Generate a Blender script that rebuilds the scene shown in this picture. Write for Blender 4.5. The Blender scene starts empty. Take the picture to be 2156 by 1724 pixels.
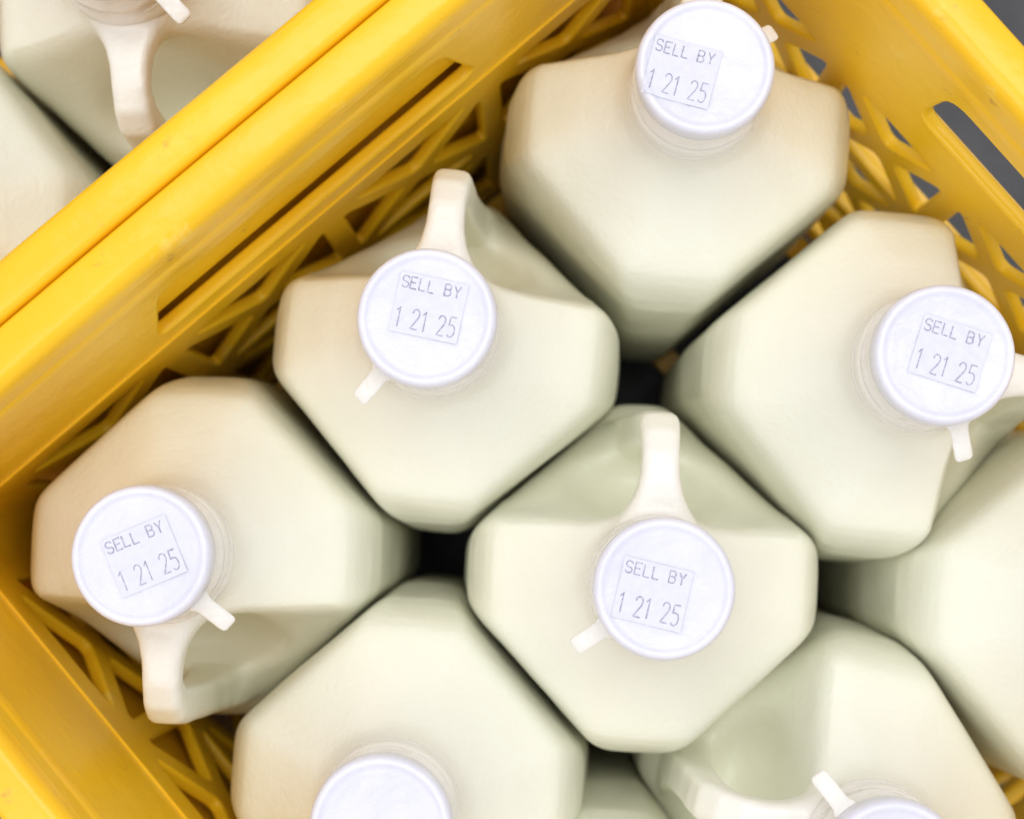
import bpy, bmesh, math, random, time
from mathutils import Vector, Matrix, noise
random.seed(4)
C = bpy.context.scene.collection
PI = math.pi

# ------------------------------------------------------------------ scene
sc = bpy.context.scene
w = bpy.data.worlds.new("World"); sc.world = w; w.use_nodes = True
bg = w.node_tree.nodes['Background']
bg.inputs[0].default_value = (0.985, 0.99, 1.0, 1); bg.inputs[1].default_value = 0.80
sc.view_settings.view_transform = 'Standard'; sc.view_settings.look = 'None'; sc.view_settings.exposure = 0

F_PX, W_PX, H_PX = 3150.0, 2156.0, 1724.0
CAPZ = 0.240
cam_d = bpy.data.cameras.new('camera'); cam = bpy.data.objects.new('camera', cam_d); C.objects.link(cam)
cam.location = (0, 0, CAPZ + 0.42)
cam.rotation_euler = (math.atan(225/F_PX), math.atan(50/F_PX), 0)
cam_d.sensor_width = 36; cam_d.lens = F_PX/W_PX*36; cam_d.clip_start = 0.01; cam_d.clip_end = 50
cam_d.dof.use_dof = True; cam_d.dof.focus_distance = 0.425; cam_d.dof.aperture_fstop = 9
sc.camera = cam
RM = cam.rotation_euler.to_matrix()
def at(px, py, z):
    d = RM @ Vector(((px-W_PX/2)/F_PX, -(py-H_PX/2)/F_PX, -1))
    t = (z-cam.location.z)/d.z
    return cam.location + d*t

def area(loc, sx, sy, e, col, target=(0, 0, 0.2)):
    l = bpy.data.lights.new('ceiling_lamp', 'AREA'); l.shape = 'RECTANGLE'; l.size = sx; l.size_y = sy; l.energy = e; l.color = col
    o = bpy.data.objects.new('ceiling_lamp', l); C.objects.link(o); o.location = loc
    o.rotation_euler = (Vector(target)-Vector(loc)).to_track_quat('-Z', 'Y').to_euler()
area((0.15, 0.45, 1.75), 1.6, 0.5, 10.5, (1.0, 0.995, 0.985))
area((-0.55, -0.45, 1.6), 0.5, 1.3, 5.2, (0.99, 0.99, 1.0))

# ------------------------------------------------------------------ materials
def new_mat(name):
    m = bpy.data.materials.new(name); m.use_nodes = True
    nt = m.node_tree; b = nt.nodes['Principled BSDF']
    return m, nt, b
def N(nt, t, **k):
    n = nt.nodes.new(t)
    for a, v in k.items(): setattr(n, a, v)
    return n
def ramp(nt, stops, src):
    r = N(nt, 'ShaderNodeValToRGB'); e = r.color_ramp.elements
    while len(e) < len(stops): e.new(0.5)
    for i, (p, c) in enumerate(stops): e[i].position = p; e[i].color = (*c, 1)
    nt.links.new(src, r.inputs[0]); return r
def bump(nt, b, src, strength, dist, prev=None):
    n = N(nt, 'ShaderNodeBump'); n.inputs['Strength'].default_value = strength; n.inputs['Distance'].default_value = dist
    nt.links.new(src, n.inputs['Height'])
    if prev: nt.links.new(prev.outputs[0], n.inputs['Normal'])
    nt.links.new(n.outputs[0], b.inputs['Normal']); return n
def nz(nt, scale, det=3, coord='Object', stretch=None, rough=0.5):
    tc = N(nt, 'ShaderNodeTexCoord'); n = N(nt, 'ShaderNodeTexNoise')
    n.inputs['Scale'].default_value = scale; n.inputs['Detail'].default_value = det; n.inputs['Roughness'].default_value = rough
    if stretch:
        mp = N(nt, 'ShaderNodeMapping'); mp.inputs['Scale'].default_value = stretch
        nt.links.new(tc.outputs[coord], mp.inputs[0]); nt.links.new(mp.outputs[0], n.inputs[0])
    else: nt.links.new(tc.outputs[coord], n.inputs[0])
    return n

def milk_mat():
    m, nt, b = new_mat('milk_in_plastic')
    tc = N(nt, 'ShaderNodeTexCoord'); sp = N(nt, 'ShaderNodeSeparateXYZ'); nt.links.new(tc.outputs['Object'], sp.inputs[0])
    mr = N(nt, 'ShaderNodeMapRange'); mr.inputs[1].default_value = 0.05; mr.inputs[2].default_value = 0.22
    n1 = nz(nt, 30, 4)
    ad = N(nt, 'ShaderNodeMath', operation='MULTIPLY_ADD'); ad.inputs[1].default_value = 0.016
    nt.links.new(n1.outputs[0], ad.inputs[0]); nt.links.new(sp.outputs[2], ad.inputs[2]); nt.links.new(ad.outputs[0], mr.inputs[0])
    r = ramp(nt, [(0.0, (.89, .88, .69)), (0.62, (.885, .888, .745)), (0.82, (.875, .88, .775)), (0.94, (.865, .86, .78)), (1.0, (.84, .815, .765))], mr.outputs[0])
    nt.links.new(r.outputs[0], b.inputs['Base Color'])
    b.inputs['Roughness'].default_value = 0.30
    b.inputs['Specular IOR Level'].default_value = 0.5
    n2 = nz(nt, 520, 3); n3 = nz(nt, 90, 3)
    b1 = bump(nt, b, n3.outputs[0], 0.3, 0.0012)
    bump(nt, b, n2.outputs[0], 0.4, 0.0005, b1)
    return m
def neck_mat():
    m, nt, b = new_mat('clear_white_plastic')
    b.inputs['Base Color'].default_value = (.85, .825, .80, 1); b.inputs['Roughness'].default_value = 0.22
    b.inputs['Subsurface Weight'].default_value = 0.6; b.inputs['Subsurface Radius'].default_value = (1, .85, .8); b.inputs['Subsurface Scale'].default_value = 0.003
    n3 = nz(nt, 200, 3); bump(nt, b, n3.outputs[0], 0.6, 0.0012)
    return m
def cap_mat():
    m, nt, b = new_mat('white_cap_plastic')
    n = nz(nt, 60, 3)
    r = ramp(nt, [(0.3, (.71, .71, .81)), (0.7, (.765, .765, .85))], n.outputs[0]); nt.links.new(r.outputs[0], b.inputs['Base Color'])
    b.inputs['Roughness'].default_value = 0.34
    b.inputs['Subsurface Weight'].default_value = 0.6; b.inputs['Subsurface Radius'].default_value = (1, .95, 1); b.inputs['Subsurface Scale'].default_value = 0.0022
    n3 = nz(nt, 110, 4); bump(nt, b, n3.outputs[0], 0.6, 0.0018)
    return m
def paper_mat():
    m, nt, b = new_mat('sticker_paper')
    n = nz(nt, 400, 2)
    r = ramp(nt, [(0.3, (.67, .67, .785)), (0.7, (.715, .715, .82))], n.outputs[0]); nt.links.new(r.outputs[0], b.inputs['Base Color'])
    b.inputs['Roughness'].default_value = 0.6
    return m
def ink_mat():
    m, nt, b = new_mat('grey_ink')
    n = nz(nt, 1100, 3)
    r = ramp(nt, [(0.35, (.30, .30, .42)), (0.65, (.56, .56, .68))], n.outputs[0]); nt.links.new(r.outputs[0], b.inputs['Base Color'])
    b.inputs['Roughness'].default_value = 0.8
    return m
def crate_mat():
    m, nt, b = new_mat('yellow_crate_plastic')
    n1 = nz(nt, 9, 4); r1 = ramp(nt, [(0.3, (.90, .50, .008)), (0.7, (.93, .575, .016))], n1.outputs[0])
    n2 = nz(nt, 40, 6, rough=.75); r2 = ramp(nt, [(0.61, (0, 0, 0)), (0.73, (1, 1, 1))], n2.outputs[0])
    mx = N(nt, 'ShaderNodeMixRGB'); mx.inputs[2].default_value = (.93, .71, .19, 1)
    ml = N(nt, 'ShaderNodeMath', operation='MULTIPLY'); ml.inputs[1].default_value = 0.55
    nt.links.new(r2.outputs[0], ml.inputs[0]); nt.links.new(ml.outputs[0], mx.inputs[0]); nt.links.new(r1.outputs[0], mx.inputs[1])
    n3 = nz(nt, 110, 5, rough=.7); r3 = ramp(nt, [(0.64, (0, 0, 0)), (0.74, (1, 1, 1))], n3.outputs[0])
    mx2 = N(nt, 'ShaderNodeMixRGB'); mx2.inputs[2].default_value = (.48, .27, .04, 1)
    ml2 = N(nt, 'ShaderNodeMath', operation='MULTIPLY'); ml2.inputs[1].default_value = 0.7
    nt.links.new(r3.outputs[0], ml2.inputs[0]); nt.links.new(ml2.outputs[0], mx2.inputs[0]); nt.links.new(mx.outputs[0], mx2.inputs[1])
    nt.links.new(mx2.outputs[0], b.inputs['Base Color'])
    b.inputs['Roughness'].default_value = 0.28; b.inputs['Specular IOR Level'].default_value = 0.42
    n4 = nz(nt, 40, 4); b1 = bump(nt, b, n4.outputs[0], 0.4, 0.0025)
    n5 = nz(nt, 500, 3); bump(nt, b, n5.outputs[0], 0.12, 0.0004, b1)
    return m
def floor_mat():
    m, nt, b = new_mat('grey_floor')
    n = nz(nt, 30, 5); r = ramp(nt, [(0.3, (.045, .048, .058)), (0.7, (.08, .083, .095))], n.outputs[0]); nt.links.new(r.outputs[0], b.inputs['Base Color'])
    b.inputs['Roughness'].default_value = 0.6
    return m
MILK, NECK, CAP, PAPER, INK, CRATE, FLOOR = milk_mat(), neck_mat(), cap_mat(), paper_mat(), ink_mat(), crate_mat(), floor_mat()

# ------------------------------------------------------------------ helpers
def to_mesh(bm, name, mat, smooth=True):
    bmesh.ops.recalc_face_normals(bm, faces=bm.faces)
    me = bpy.data.meshes.new(name); bm.to_mesh(me); bm.free()
    if smooth:
        for p in me.polygons: p.use_smooth = True
    me.materials.append(mat); return me
def link(name, me, parent=None):
    o = bpy.data.objects.new(name, me); C.objects.link(o)
    if parent: o.parent = parent
    return o
def interp(tab, x):
    if x <= tab[0][0]: return tab[0][1]
    for (a, va), (b, vb) in zip(tab, tab[1:]):
        if x <= b:
            return va + (vb-va)*(x-a)/(b-a)
    return tab[-1][1]
def rings(bm, R, close_ends=True):
    vs = [[bm.verts.new(p) for p in r] for r in R]
    n = len(vs[0])
    for a, b in zip(vs, vs[1:]):
        for i in range(n): bm.faces.new((a[i], a[(i+1) % n], b[(i+1) % n], b[i]))
    if close_ends:
        bm.faces.new(vs[0]); bm.faces.new(vs[-1])
def lathe(bm, prof, n=64, cap_last=True):
    rings(bm, [[(r*math.cos(2*PI*i/n), r*math.sin(2*PI*i/n), z) for i in range(n)] for r, z in prof])
def box(bm, x0, x1, y0, y1, z0, z1):
    v = [bm.verts.new((x, y, z)) for z in (z0, z1) for x, y in ((x0, y0), (x1, y0), (x1, y1), (x0, y1))]
    for f in ((0, 1, 2, 3), (4, 5, 6, 7), (0, 1, 5, 4), (1, 2, 6, 5), (2, 3, 7, 6), (3, 0, 4, 7)): bm.faces.new([v[i] for i in f])

# ------------------------------------------------------------------ the jug
SC = [(0, .88), (3, .955), (8, .985), (14, 1), (150, 1), (160, .99), (167, .972), (172.5, .948), (176, .915), (178.5, .872), (181.5, .80), (185, .72), (189, .635), (193, .56),
      (197, .495), (201, .44), (205, .405), (209, .388), (213, .376), (219, .37)]
AT = [(0, 50.6), (150, 50.6), (174, 50.8)]
BT = [(0, 62), (110, 62), (150, 59), (174, 55.4)]
RN = [(174, 0), (180, .08), (190, .5), (199, .95), (203, 1)]
CUT = [(0, 400), (96, 110), (102, 80), (107, 66), (113, 58), (120, 52), (128, 45), (136, 38), (144, 31), (152, 25.5), (162, 21.5), (172, 19.5), (185, 18.5), (195, 19.5), (202, 24), (212, 50)]
def rad(th, z):
    s = interp(SC, z); t = interp(RN, z); cut = interp(CUT, z); P = 40
    c, sn = math.cos(th), math.sin(th); q = math.sqrt(.5)
    a, b = interp(AT, z), interp(BT, z)
    oc = (abs((c+sn)*q/a)**P + abs((c-sn)*q/a)**P + abs(c/b)**P + abs(sn/b)**P)**(-1/P)
    r = s*(oc*(1-t) + 54*t)
    if sn > 0: r = ((1/r)**12 + (sn/cut)**12)**(-1/12)
    return r
def jug_meshes():
    bm = bmesh.new(); n = 200
    zs = [0, 1.5, 3, 5, 8, 12, 20, 50, 80] + list(range(90, 160, 3)) + list(range(160, 220, 2))
    R = []
    for z in zs:
        ring = []
        for i in range(n):
            t = 2*PI*i/n; r = rad(t, z)*.001; ring.append((r*math.cos(t), r*math.sin(t), z*.001))
        R.append(ring)
    rings(bm, R)
    ob = link('jug_raw', to_mesh(bm, 'jug_raw', MILK))
    # broad finger hollow pressed into the shoulder behind the grip
    bm = bmesh.new(); bmesh.ops.create_icosphere(bm, subdivisions=4, radius=1)
    for v in bm.verts: v.co = Vector((v.co.x*.0335, v.co.y*.0158 + .0330, v.co.z*.045 + .169))
    cut = link('cut', to_mesh(bm, 'cut', MILK))
    m = ob.modifiers.new('b', 'BOOLEAN'); m.operation = 'DIFFERENCE'; m.solver = 'EXACT'; m.object = cut
    dg = bpy.context.evaluated_depsgraph_get()
    me1 = bpy.data.meshes.new_from_object(ob.evaluated_get(dg))
    bpy.data.objects.remove(cut); bpy.data.objects.remove(ob)
    bm = bmesh.new(); bm.from_mesh(me1)
    # the moulded grip, a loop from the neck down to the corner
    H = [(6, 200, 17, 9), (14, 202.5, 15.5, 8), (18, 204, 13.4, 7), (22.5, 205.3, 9.8, 6.4), (27, 206, 7.2, 6), (32, 206, 6, 5.8), (38, 205.3, 5.7, 5.8), (43, 203, 5.7, 5.7),
         (46.4, 198, 5.8, 5.7), (47.5, 189, 5.8, 5.8), (48.2, 175, 5.9, 5.9), (48.7, 162, 6.2, 6.1), (49, 148, 6.9, 6.5), (48.8, 137, 8.5, 7.2), (48, 126, 12, 8), (46, 114, 15, 9)]
    R = []
    for i, (y, z, hw, ht) in enumerate(H):
        a = H[max(0, i-1)]; b = H[min(len(H)-1, i+1)]
        ty, tz = b[0]-a[0], b[1]-a[1]; l = math.hypot(ty, tz); ny, nzz = -tz/l, ty/l
        ring = []
        for k in range(32):
            t = 2*PI*k/32; cc, ss = math.cos(t), math.sin(t)
            ex = .42
            x = hw*math.copysign(abs(cc)**ex, cc); h = ht*math.copysign(abs(ss)**ex, ss)
            ring.append((x*.001, (y+ny*h)*.001, (z+nzz*h)*.001))
        R.append(ring)
    rings(bm, R)
    o = link('jug_raw', to_mesh(bm, 'jug_raw', MILK))
    m = o.modifiers.new('r', 'REMESH'); m.mode = 'VOXEL'; m.voxel_size = 0.0012; m.use_smooth_shade = True
    m = o.modifiers.new('s', 'SMOOTH'); m.factor = .5; m.iterations = 5
    dg = bpy.context.evaluated_depsgraph_get()
    full = bpy.data.meshes.new_from_object(o.evaluated_get(dg))
    bpy.data.objects.remove(o)
    nb = {}
    for e in full.edges:
        a, b = e.vertices; nb.setdefault(a, []).append(b); nb.setdefault(b, []).append(a)
    sel = [v.index for v in full.vertices if v.co.y > .016 and .108 < v.co.z < .204 and abs(v.co.x) < .048 and not (abs(v.co.x) < .010 and v.co.y > .040) and math.hypot(v.co.x, v.co.y)*1000 < 55]
    for it in range(45):
        new = {i: sum((full.vertices[j].co for j in nb[i]), Vector())/len(nb[i]) for i in sel}
        for i in sel: full.vertices[i].co = full.vertices[i].co*.4 + new[i]*.6
    full.update()
    nr0 = [v.normal.copy() for v in full.vertices]
    for v, nn0 in zip(full.vertices, nr0):
        p = v.co.copy()
        d = noise.noise(p*28)*.0006 + noise.noise(p*70+Vector((3, 1, 7)))*.00028
        v.co = p + nn0*d
    full.update()
    nrm = [tuple(v.normal) for v in full.vertices]
    is_h = []
    for p in full.polygons:
        c = p.center*1000
        ok = c.y > 25 and abs(c.x) < 14 and c.z > 134 and (c.y > 40 or c.z > 188)
        if ok: ok = math.hypot(c.x, c.y) > rad(math.atan2(c.y, c.x), c.z)+1.6
        is_h.append(ok)
    out = []
    for flag, nm in ((False, 'jug_body'), (True, 'jug_handle')):
        idx = {}; vs = []; fs = []; nn = []
        for p, h in zip(full.polygons, is_h):
            if h != flag: continue
            f = []
            for vi in p.vertices:
                if vi not in idx: idx[vi] = len(vs); vs.append(full.vertices[vi].co[:]); nn.append(nrm[vi])
                f.append(idx[vi])
            fs.append(f)
        me = bpy.data.meshes.new(nm); me.from_pydata(vs, [], fs); me.update()
        for p in me.polygons: p.use_smooth = True
        me.normals_split_custom_set_from_vertices(nn)
        me.materials.append(MILK); out.append(me)
    return out
BODY, HANDLE = jug_meshes()
bm = bmesh.new()
lathe(bm, [(.0200, .200), (.0206, .2080), (.02085, .2105), (.0209, .2122), (.0206, .2140), (.0199, .2156), (.0194, .2175), (.0194, .2192), (.0199, .2208), (.0201, .2220), (.0199, .2234), (.0192, .2246), (.0190, .2262), (.0186, .2275), (.0182, .2285), (.0182, .2320), (.017, .234)])
NECKM = to_mesh(bm, 'jug_neck', NECK)
def cap_top(r):
    return interp([(0, .01235), (.0140, .0125), (.0152, .01265), (.0164, .0128), (.0170, .01305), (.0176, .0134), (.0182, .01355), (.0188, .0134), (.0194, .0127), (.0200, .0114)], r)
bm = bmesh.new()
pr = [(.0182, .0060), (.0190, .0046), (.0194, .0046), (.0197, .0052), (.0199, .008), (.0201, .0100), (.01995, .0115), (.0196, .0125), (.0191, .0132), (.0186, .0135), (.0181, .01355), (.0176, .0134), (.0172, .0131), (.0167, .01285), (.0162, .01275), (.0154, .0127), (.0146, .01255), (.008, .0124), (.002, .01235)]
lathe(bm, pr, 96)
CAPM = to_mesh(bm, 'jug_cap', CAP)
def tab_mesh():
    bm = bmesh.new(); R = []
    for x, hw, z, ht in ((.0180, .0038, .0042, .0009), (.0200, .0036, .0038, .0008), (.0210, .0029, .0030, .0008), (.0222, .0027, .0022, .0008), (.0255, .0027, .0004, .0009), (.0290, .0027, -.0012, .0009), (.0301, .0025, -.0017, .0008), (.0307, .0017, -.0019, .0005)):
        ring = []
        for k in range(16):
            t = 2*PI*k/16; cc, ss = math.cos(t), math.sin(t)
            ring.append((x, hw*math.copysign(abs(cc)**.55, cc), z+ht*math.copysign(abs(ss)**.7, ss)))
        R.append(ring)
    rings(bm, R); return to_mesh(bm, 'pull_tab', NECK)
TAB = tab_mesh()
U = .001/7.5
GL = {'S': [[(1, .82), (.8, .97), (.5, 1), (.2, .97), (0, .82), (0, .66), (.2, .54), (.8, .46), (1, .34), (1, .18), (.8, .03), (.5, 0), (.2, .03), (0, .18)]],
      'E': [[(1, 1), (0, 1), (0, 0), (1, 0)], [(0, .52), (.8, .52)]], 'L': [[(0, 1), (0, 0), (.95, 0)]],
      'B': [[(0, 0), (0, 1), (.65, 1), (.9, .9), (.95, .76), (.9, .62), (.65, .53), (0, .53)], [(.65, .53), (.93, .42), (1, .27), (.93, .1), (.65, 0), (0, 0)]],
      'Y': [[(0, 1), (.5, .48), (1, 1)], [(.5, .48), (.5, 0)]],
      '1': [[(.15, .80), (.55, 1), (.55, 0)]],
      '2': [[(0, .78), (.1, .93), (.4, 1), (.7, .98), (.95, .88), (1, .72), (.85, .55), (0, 0), (1, 0)]],
      '5': [[(.95, 1), (.1, 1), (.03, .56), (.4, .62), (.8, .56), (1, .36), (.9, .12), (.6, 0), (.25, .01), (0, .1)]]}
LAY = []
for ch, x in zip('SELLBY', (0, 19, 38, 57, 93, 113)): LAY.append((ch, -67+x, 32, 13.5, 25, 1.4))
for ch, x in zip('12125', (0, 36, 56, 93, 115)): LAY.append((ch, -66+x, -53, 14.5, 43, 1.3))
def sweep_flat(bm, pts, P, sw, h=.00008, dz=.00036):
    R = []
    for i, (u, v) in enumerate(pts):
        a = pts[max(0, i-1)]; b = pts[min(len(pts)-1, i+1)]
        du, dv = b[0]-a[0], b[1]-a[1]; l = math.hypot(du, dv) or 1
        nu, nv = -dv/l, du/l
        R.append([P(u+nu*sw*math.cos(t), v+nv*sw*math.cos(t), dz+h*math.sin(t)) for t in [2*PI*k/6 for k in range(6)]])
    rings(bm, R)
def sticker_meshes(cx, cy, rot, seed):
    rr = random.Random(seed)
    ca, sa = math.cos(rot), math.sin(rot)
    def P(u, v, dz):
        x = cx + (u*ca - v*sa)*U; y = cy + (u*sa + v*ca)*U
        return Vector((x, y, max(cap_top(math.hypot(x, y)), .0124) + dz))
    bm = bmesh.new(); n = 24
    def lift(i, j):   # one corner peels up a little
        e = (i/n)*(1-j/n); return .00035*max(0, e-.55)/.45
    g = [[bm.verts.new(P(-74+148*i/n, -65+130*j/n, .00021 + .00005*math.sin(i*.7+j*.3+seed) + lift(i, j))) for j in range(n+1)] for i in range(n+1)]
    for i in range(n):
        for j in range(n): bm.faces.new((g[i][j], g[i+1][j], g[i+1][j+1], g[i][j+1]))
    r = bmesh.ops.extrude_face_region(bm, geom=bm.faces[:])
    for v in r['geom']:
        if isinstance(v, bmesh.types.BMVert): v.co.z -= .00011
    pm = to_mesh(bm, 'sticker', PAPER, False)
    bm = bmesh.new()
    for ch, x0, y0, gw, gh, sw in LAY:
        jx, jy = rr.uniform(-.7, .7), rr.uniform(-.9, .9)
        for pl in GL[ch]:
            pts = []
            for a, b in zip(pl, pl[1:]):
                k = 3 if math.dist(a, b) > .3 else 1
                for q in range(k): pts.append((a[0]+(b[0]-a[0])*q/k, a[1]+(b[1]-a[1])*q/k))
            pts.append(pl[-1])
            def PL(u, v, dz): return P(u, v, dz + lift((u+74)/148*n, (v+65)/130*n))
            sweep_flat(bm, [(x0+jx+p[0]*gw, y0+jy+p[1]*gh) for p in pts], PL, sw*rr.uniform(.85, 1.1), h=.00006, dz=.00028)
    return pm, to_mesh(bm, 'lettering', INK)

cnt = [0]
def make_jug(px, py, hdeg, label, tab=None, stick=None, tabscale=1, group='milk jugs packed in the yellow crates'):
    cnt[0] += 1
    p = at(px, py, CAPZ); p = Vector((p.x, p.y, 0))
    r = bpy.data.objects.new('milk_jug', None); C.objects.link(r); r.empty_display_size = .03
    rz = math.radians(hdeg-90)
    r.rotation_euler = (0, 0, rz); r.location = p
    r['label'] = label; r['category'] = 'milk jug'; r['group'] = group
    link('body', BODY, r); link('handle', HANDLE, r); link('neck', NECKM, r)
    c = link('cap', CAPM, r); c.location = (0, 0, .226)
    if tab is not None:
        t = link('pull_tab', TAB, c); t.rotation_euler = (0, 0, math.radians(tab)-rz); t.scale = (tabscale, 1, 1)
    if stick:
        dx, dy, a = stick
        ox, oy = dx*U, -dy*U; ci, si = math.cos(-rz), math.sin(-rz)
        pm, lm = sticker_meshes(ox*ci-oy*si, ox*si+oy*ci, math.radians(a)-rz, cnt[0])
        s = link('sticker', pm, r); s.location = (0, 0, .226)
        l = link('lettering', lm, s)
    return r
make_jug(1487, 137, 85, 'milk jug in the top corner of the yellow crate, nearest the top of the photo', 34, (-52, 13, -15.5), .87)
make_jug(897, 667, 84, 'milk jug midway along the upper left crate wall, handle pointing at that wall', -133, (5, -21, -12))
make_jug(1400, 1240, 87, 'milk jug in the middle of the crate, ringed by jugs, handle pointing up', -145, (-25, 11, -13.5))
make_jug(1993, 745, -6, 'milk jug beside the open lattice wall at right with a labelled cap', -73, (10, -3, -18))
make_jug(293, 1170, -92, 'milk jug in the left crate corner, handle pointing down, sticker tilted upward', -42, (7, 1, 23))
make_jug(800, 1745, -94, 'milk jug at the bottom edge with its white cap half cut off', -80, (45, 62, 4))
make_jug(1888, 1840, 166, 'milk jug at lower right with handle facing left, sliver of cap showing', 127)
make_jug(2498, 1319, -5, 'milk jug at the right edge showing only its cream shoulder, cap unseen')
make_jug(1305, 2300, -95, 'milk jug barely showing deep in the gap at the bottom edge')
gr = 'milk jugs in the neighbouring crate'
make_jug(205, -160, -88, 'milk jug in the neighbouring crate at top left, handle pointing down', -46, tabscale=1.05, group=gr)
make_jug(-385, 342, 175, 'milk jug at the far left edge in the neighbouring crate, pale shoulder only', group=gr)

# ------------------------------------------------------------------ the crate
HALF, RIMW, CR = .159, .015, .014
def curve_mesh(polys, thick, bev):
    cu = bpy.data.curves.new('c', 'CURVE'); cu.dimensions = '2D'; cu.fill_mode = 'BOTH'; cu.extrude = thick/2-bev; cu.bevel_depth = bev; cu.bevel_resolution = 2; cu.offset = -bev
    for pl in polys:
        s = cu.splines.new('POLY'); s.points.add(len(pl)-1); s.use_cyclic_u = True
        for p, q in zip(s.points, pl): p.co = (q[0], q[1], 0, 1)
    o = bpy.data.objects.new('c', cu)
    me = bpy.data.meshes.new_from_object(o); bpy.data.objects.remove(o)
    return me
def rounded(poly, r, n=4):
    out = []
    m = len(poly)
    for i in range(m):
        p = Vector(poly[i]); a = Vector(poly[i-1]); b = Vector(poly[(i+1) % m])
        da = (a-p); db = (b-p); rr = min(r, da.length*.4, db.length*.4)
        pa = p+da.normalized()*rr; pb = p+db.normalized()*rr
        for k in range(n+1):
            t = k/n; out.append(tuple(pa*(1-t)**2 + p*2*t*(1-t) + pb*t*t))
    return out
def inset(poly, d):
    c = Vector((sum(p[0] for p in poly)/len(poly), sum(p[1] for p in poly)/len(poly)))
    m = len(poly); lines = []
    for i in range(m):
        a = Vector(poly[i]); b = Vector(poly[(i+1) % m]); e = (b-a).normalized(); n = Vector((-e.y, e.x))
        if (c-a).dot(n) < 0: n = -n
        lines.append((a+n*d, e))
    out = []
    for i in range(m):
        (p, e), (q, f) = lines[i-1], lines[i]
        den = e.x*f.y-e.y*f.x; t = ((q.x-p.x)*f.y-(q.y-p.y)*f.x)/den
        out.append(tuple(p+e*t))
    return out
def wall_mesh(kind):
    backed = kind != 'open'
    L = HALF-CR+.001
    polys = [[(-L, .002), (L, .002), (L, .2495), (-L, .2495)]]
    if kind == 'left': polys.append(rounded([(-.066, .189), (.066, .189), (.054, .227), (-.054, .227)], .006, 6))
    elif kind == 'open': polys.append(rounded([(-.056, .199), (.056, .199), (.052, .227), (-.052, .227)], .008, 6))
    zs = [.010, .066, .122, .180] if not backed else [.010, .088, .166]
    nc = 5 if not backed else 4; cw = 2*(L-.004)/nc
    hw = .0046 if not backed else .0048
    for z0, z1 in zip(zs, zs[1:]):
        for i in range(nc):
            x0 = -L+.004+i*cw; x1 = x0+cw; xm, zm = (x0+x1)/2, (z0+z1)/2
            for tri in ([(x0, z0), (x1, z0), (xm, zm)], [(x1, z0), (x1, z1), (xm, zm)], [(x1, z1), (x0, z1), (xm, zm)], [(x0, z1), (x0, z0), (xm, zm)]):
                polys.append(rounded(inset(tri, hw), .0035))
    me = curve_mesh(polys, .0046, .0012)
    me.transform(Matrix(((1, 0, 0, 0), (0, 0, 1, 0), (0, 1, 0, 0), (0, 0, 0, 1))))
    me.transform(Matrix.Translation((0, HALF+.0028, 0)))
    bm = bmesh.new(); bm.from_mesh(me)
    if backed:
        box(bm, -L-.006, L+.006, HALF+.0092, HALF+.0110, .003, .190)
        box(bm, -L-.006, L+.006, HALF+.0066, HALF+.0082, .1905, .243)
        box(bm, -L, L, HALF-.0003, HALF+.002, .1760, .1782)
    else:
        y0 = HALF+.0045
        for z, d in ((.009, .0095), (.066, .006), (.122, .006), (.1855, .0050), (.2335, .0085)):
            box(bm, -L-.004, L+.004, y0, y0+d, z-.0022, z+.0022)
        for sx in (-1, 1):
            box(bm, sx*.108-.0015, sx*.108+.0015, y0, y0+.0085, .1880, .2310)
    return to_mesh(bm, 'side_wall', CRATE, False)
WALLS = [wall_mesh('left'), wall_mesh('lower')]; WO = wall_mesh('open'); WALLS += [WO, WO]
def rsq(off, n=8):
    out = []
    for q in range(4):
        a0 = q*PI/2; c = Vector(((HALF-CR)*(1 if q in (0, 3) else -1), (HALF-CR)*(1 if q in (0, 1) else -1)))
        for k in range(n+1):
            a = a0+PI/2*k/n; out.append((c.x+(CR+off)*math.cos(a), c.y+(CR+off)*math.sin(a)))
    res = []
    for i, p in enumerate(out):
        res.append(p); q = out[(i+1) % len(out)]
        if math.dist(p, q) > .1:
            for k in range(1, 24): res.append((p[0]+(q[0]-p[0])*k/24, p[1]+(q[1]-p[1])*k/24))
    return res
def rim_mesh():
    prof = [(-.2, 236), (-.2, 239.4), (.1, 240.6), (.5, 241.6), (.6, 250.6), (.9, 252.4), (1.8, 254.0), (3.2, 255.0), (5.0, 255.4), (12.6, 255.5), (13.9, 255.1), (14.7, 254.2), (15, 252.6), (15, 238), (13.2, 238), (13.0, 246), (5.6, 246), (5.4, 236)]
    bm = bmesh.new(); L = [[bm.verts.new((x, y, z*.001 + .0006*math.sin(x*31+y*17))) for x, y in rsq(o*.001)] for o, z in prof]
    n = len(L[0])
    for j in range(len(L)):
        a, b = L[j], L[(j+1) % len(L)]
        for i in range(n): bm.faces.new((a[i], a[(i+1) % n], b[(i+1) % n], b[i]))
    me = to_mesh(bm, 'rim', CRATE)
    me.set_sharp_from_angle(angle=math.radians(50)); return me
RIM = rim_mesh()
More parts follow.
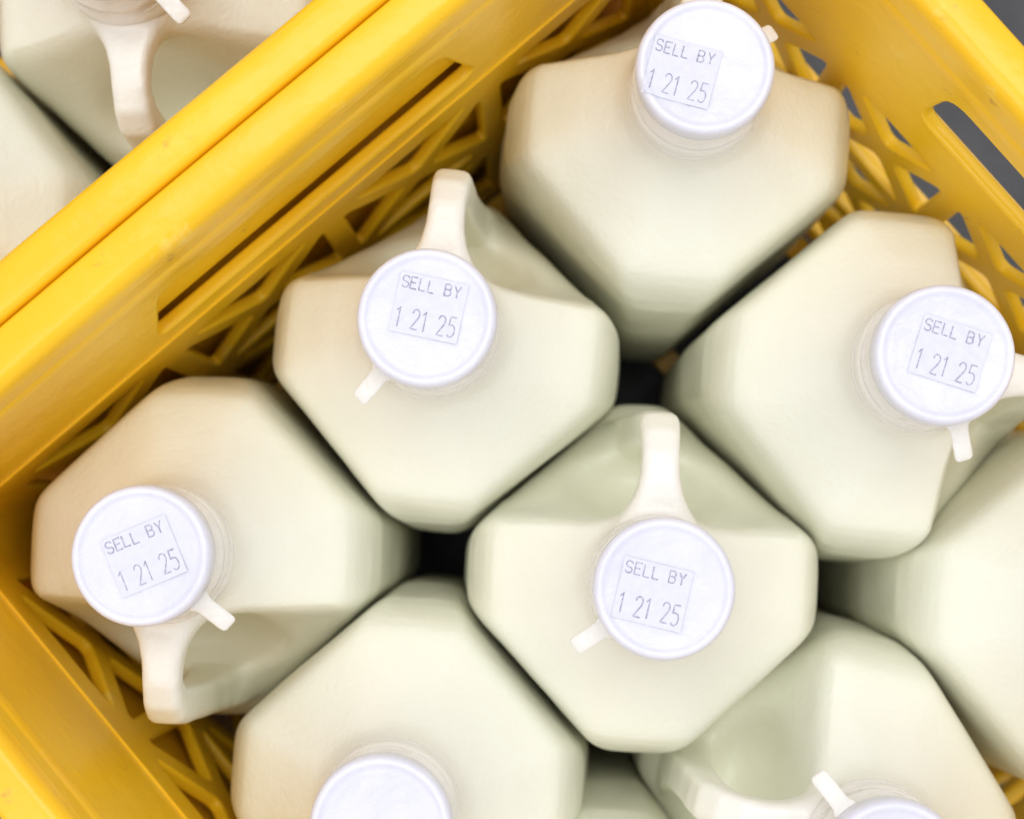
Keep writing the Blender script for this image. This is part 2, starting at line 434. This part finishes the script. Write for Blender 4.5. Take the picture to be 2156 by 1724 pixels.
def corner_mesh():
    bm = bmesh.new(); c = HALF-CR; n = 10; R = []
    for z in (.002, .244):
        ring = [(c+(CR+.0003)*math.cos(PI/2*k/n), c+(CR+.0003)*math.sin(PI/2*k/n), z) for k in range(n+1)]
        ring += [(c+(CR+.0052)*math.cos(PI/2*k/n), c+(CR+.0052)*math.sin(PI/2*k/n), z) for k in range(n, -1, -1)]
        R.append(ring)
    rings(bm, R); return to_mesh(bm, 'corner_post', CRATE, False)
CORNER = corner_mesh()
def base_mesh():
    bm = bmesh.new(); L = HALF+.0005; n = 4
    for i in range(n+1):
        p = -L+.006+(2*L-.012)*i/n
        box(bm, p-.005, p+.005, -L, L, -.006, -.0004)
        box(bm, -L, L, p-.005, p+.005, -.0065, -.0008)
    return to_mesh(bm, 'base_grid', CRATE, False)
BASE = base_mesh()
c0 = at(1400, 1240, CAPZ); ANG = math.radians(40.6)
c0.x -= .0018*math.cos(ANG); c0.y -= .0018*math.sin(ANG)
def crate(x, y, label):
    r = bpy.data.objects.new('milk_crate', None); C.objects.link(r); r.location = (x, y, 0); r.rotation_euler = (0, 0, ANG)
    r['label'] = label; r['category'] = 'crate'; r['group'] = 'yellow crates side by side'
    link('rim', RIM, r); link('base_grid', BASE, r)
    for k in range(4):
        o = link('side_wall', WALLS[k], r); o.rotation_euler = (0, 0, k*PI/2)
        o = link('corner_post', CORNER, r); o.rotation_euler = (0, 0, k*PI/2)
    return r
crate(c0.x, c0.y, 'yellow plastic lattice milk crate filling most of the photo, packed with full milk jugs')
d = 2*(HALF+RIMW)+.0004; nrm = Vector((-math.sin(ANG), math.cos(ANG)))
crate(c0.x+nrm.x*d, c0.y+nrm.y*d, 'neighbouring yellow crate at upper left, only its near rim and wall in view')

# ------------------------------------------------------------------ ground
bm = bmesh.new(); v = [bm.verts.new(p) for p in ((-3, -3, -.012), (3, -3, -.012), (3, 3, -.012), (-3, 3, -.012))]; bm.faces.new(v)
f = link('floor', to_mesh(bm, 'floor', FLOOR, False)); f['kind'] = 'structure'
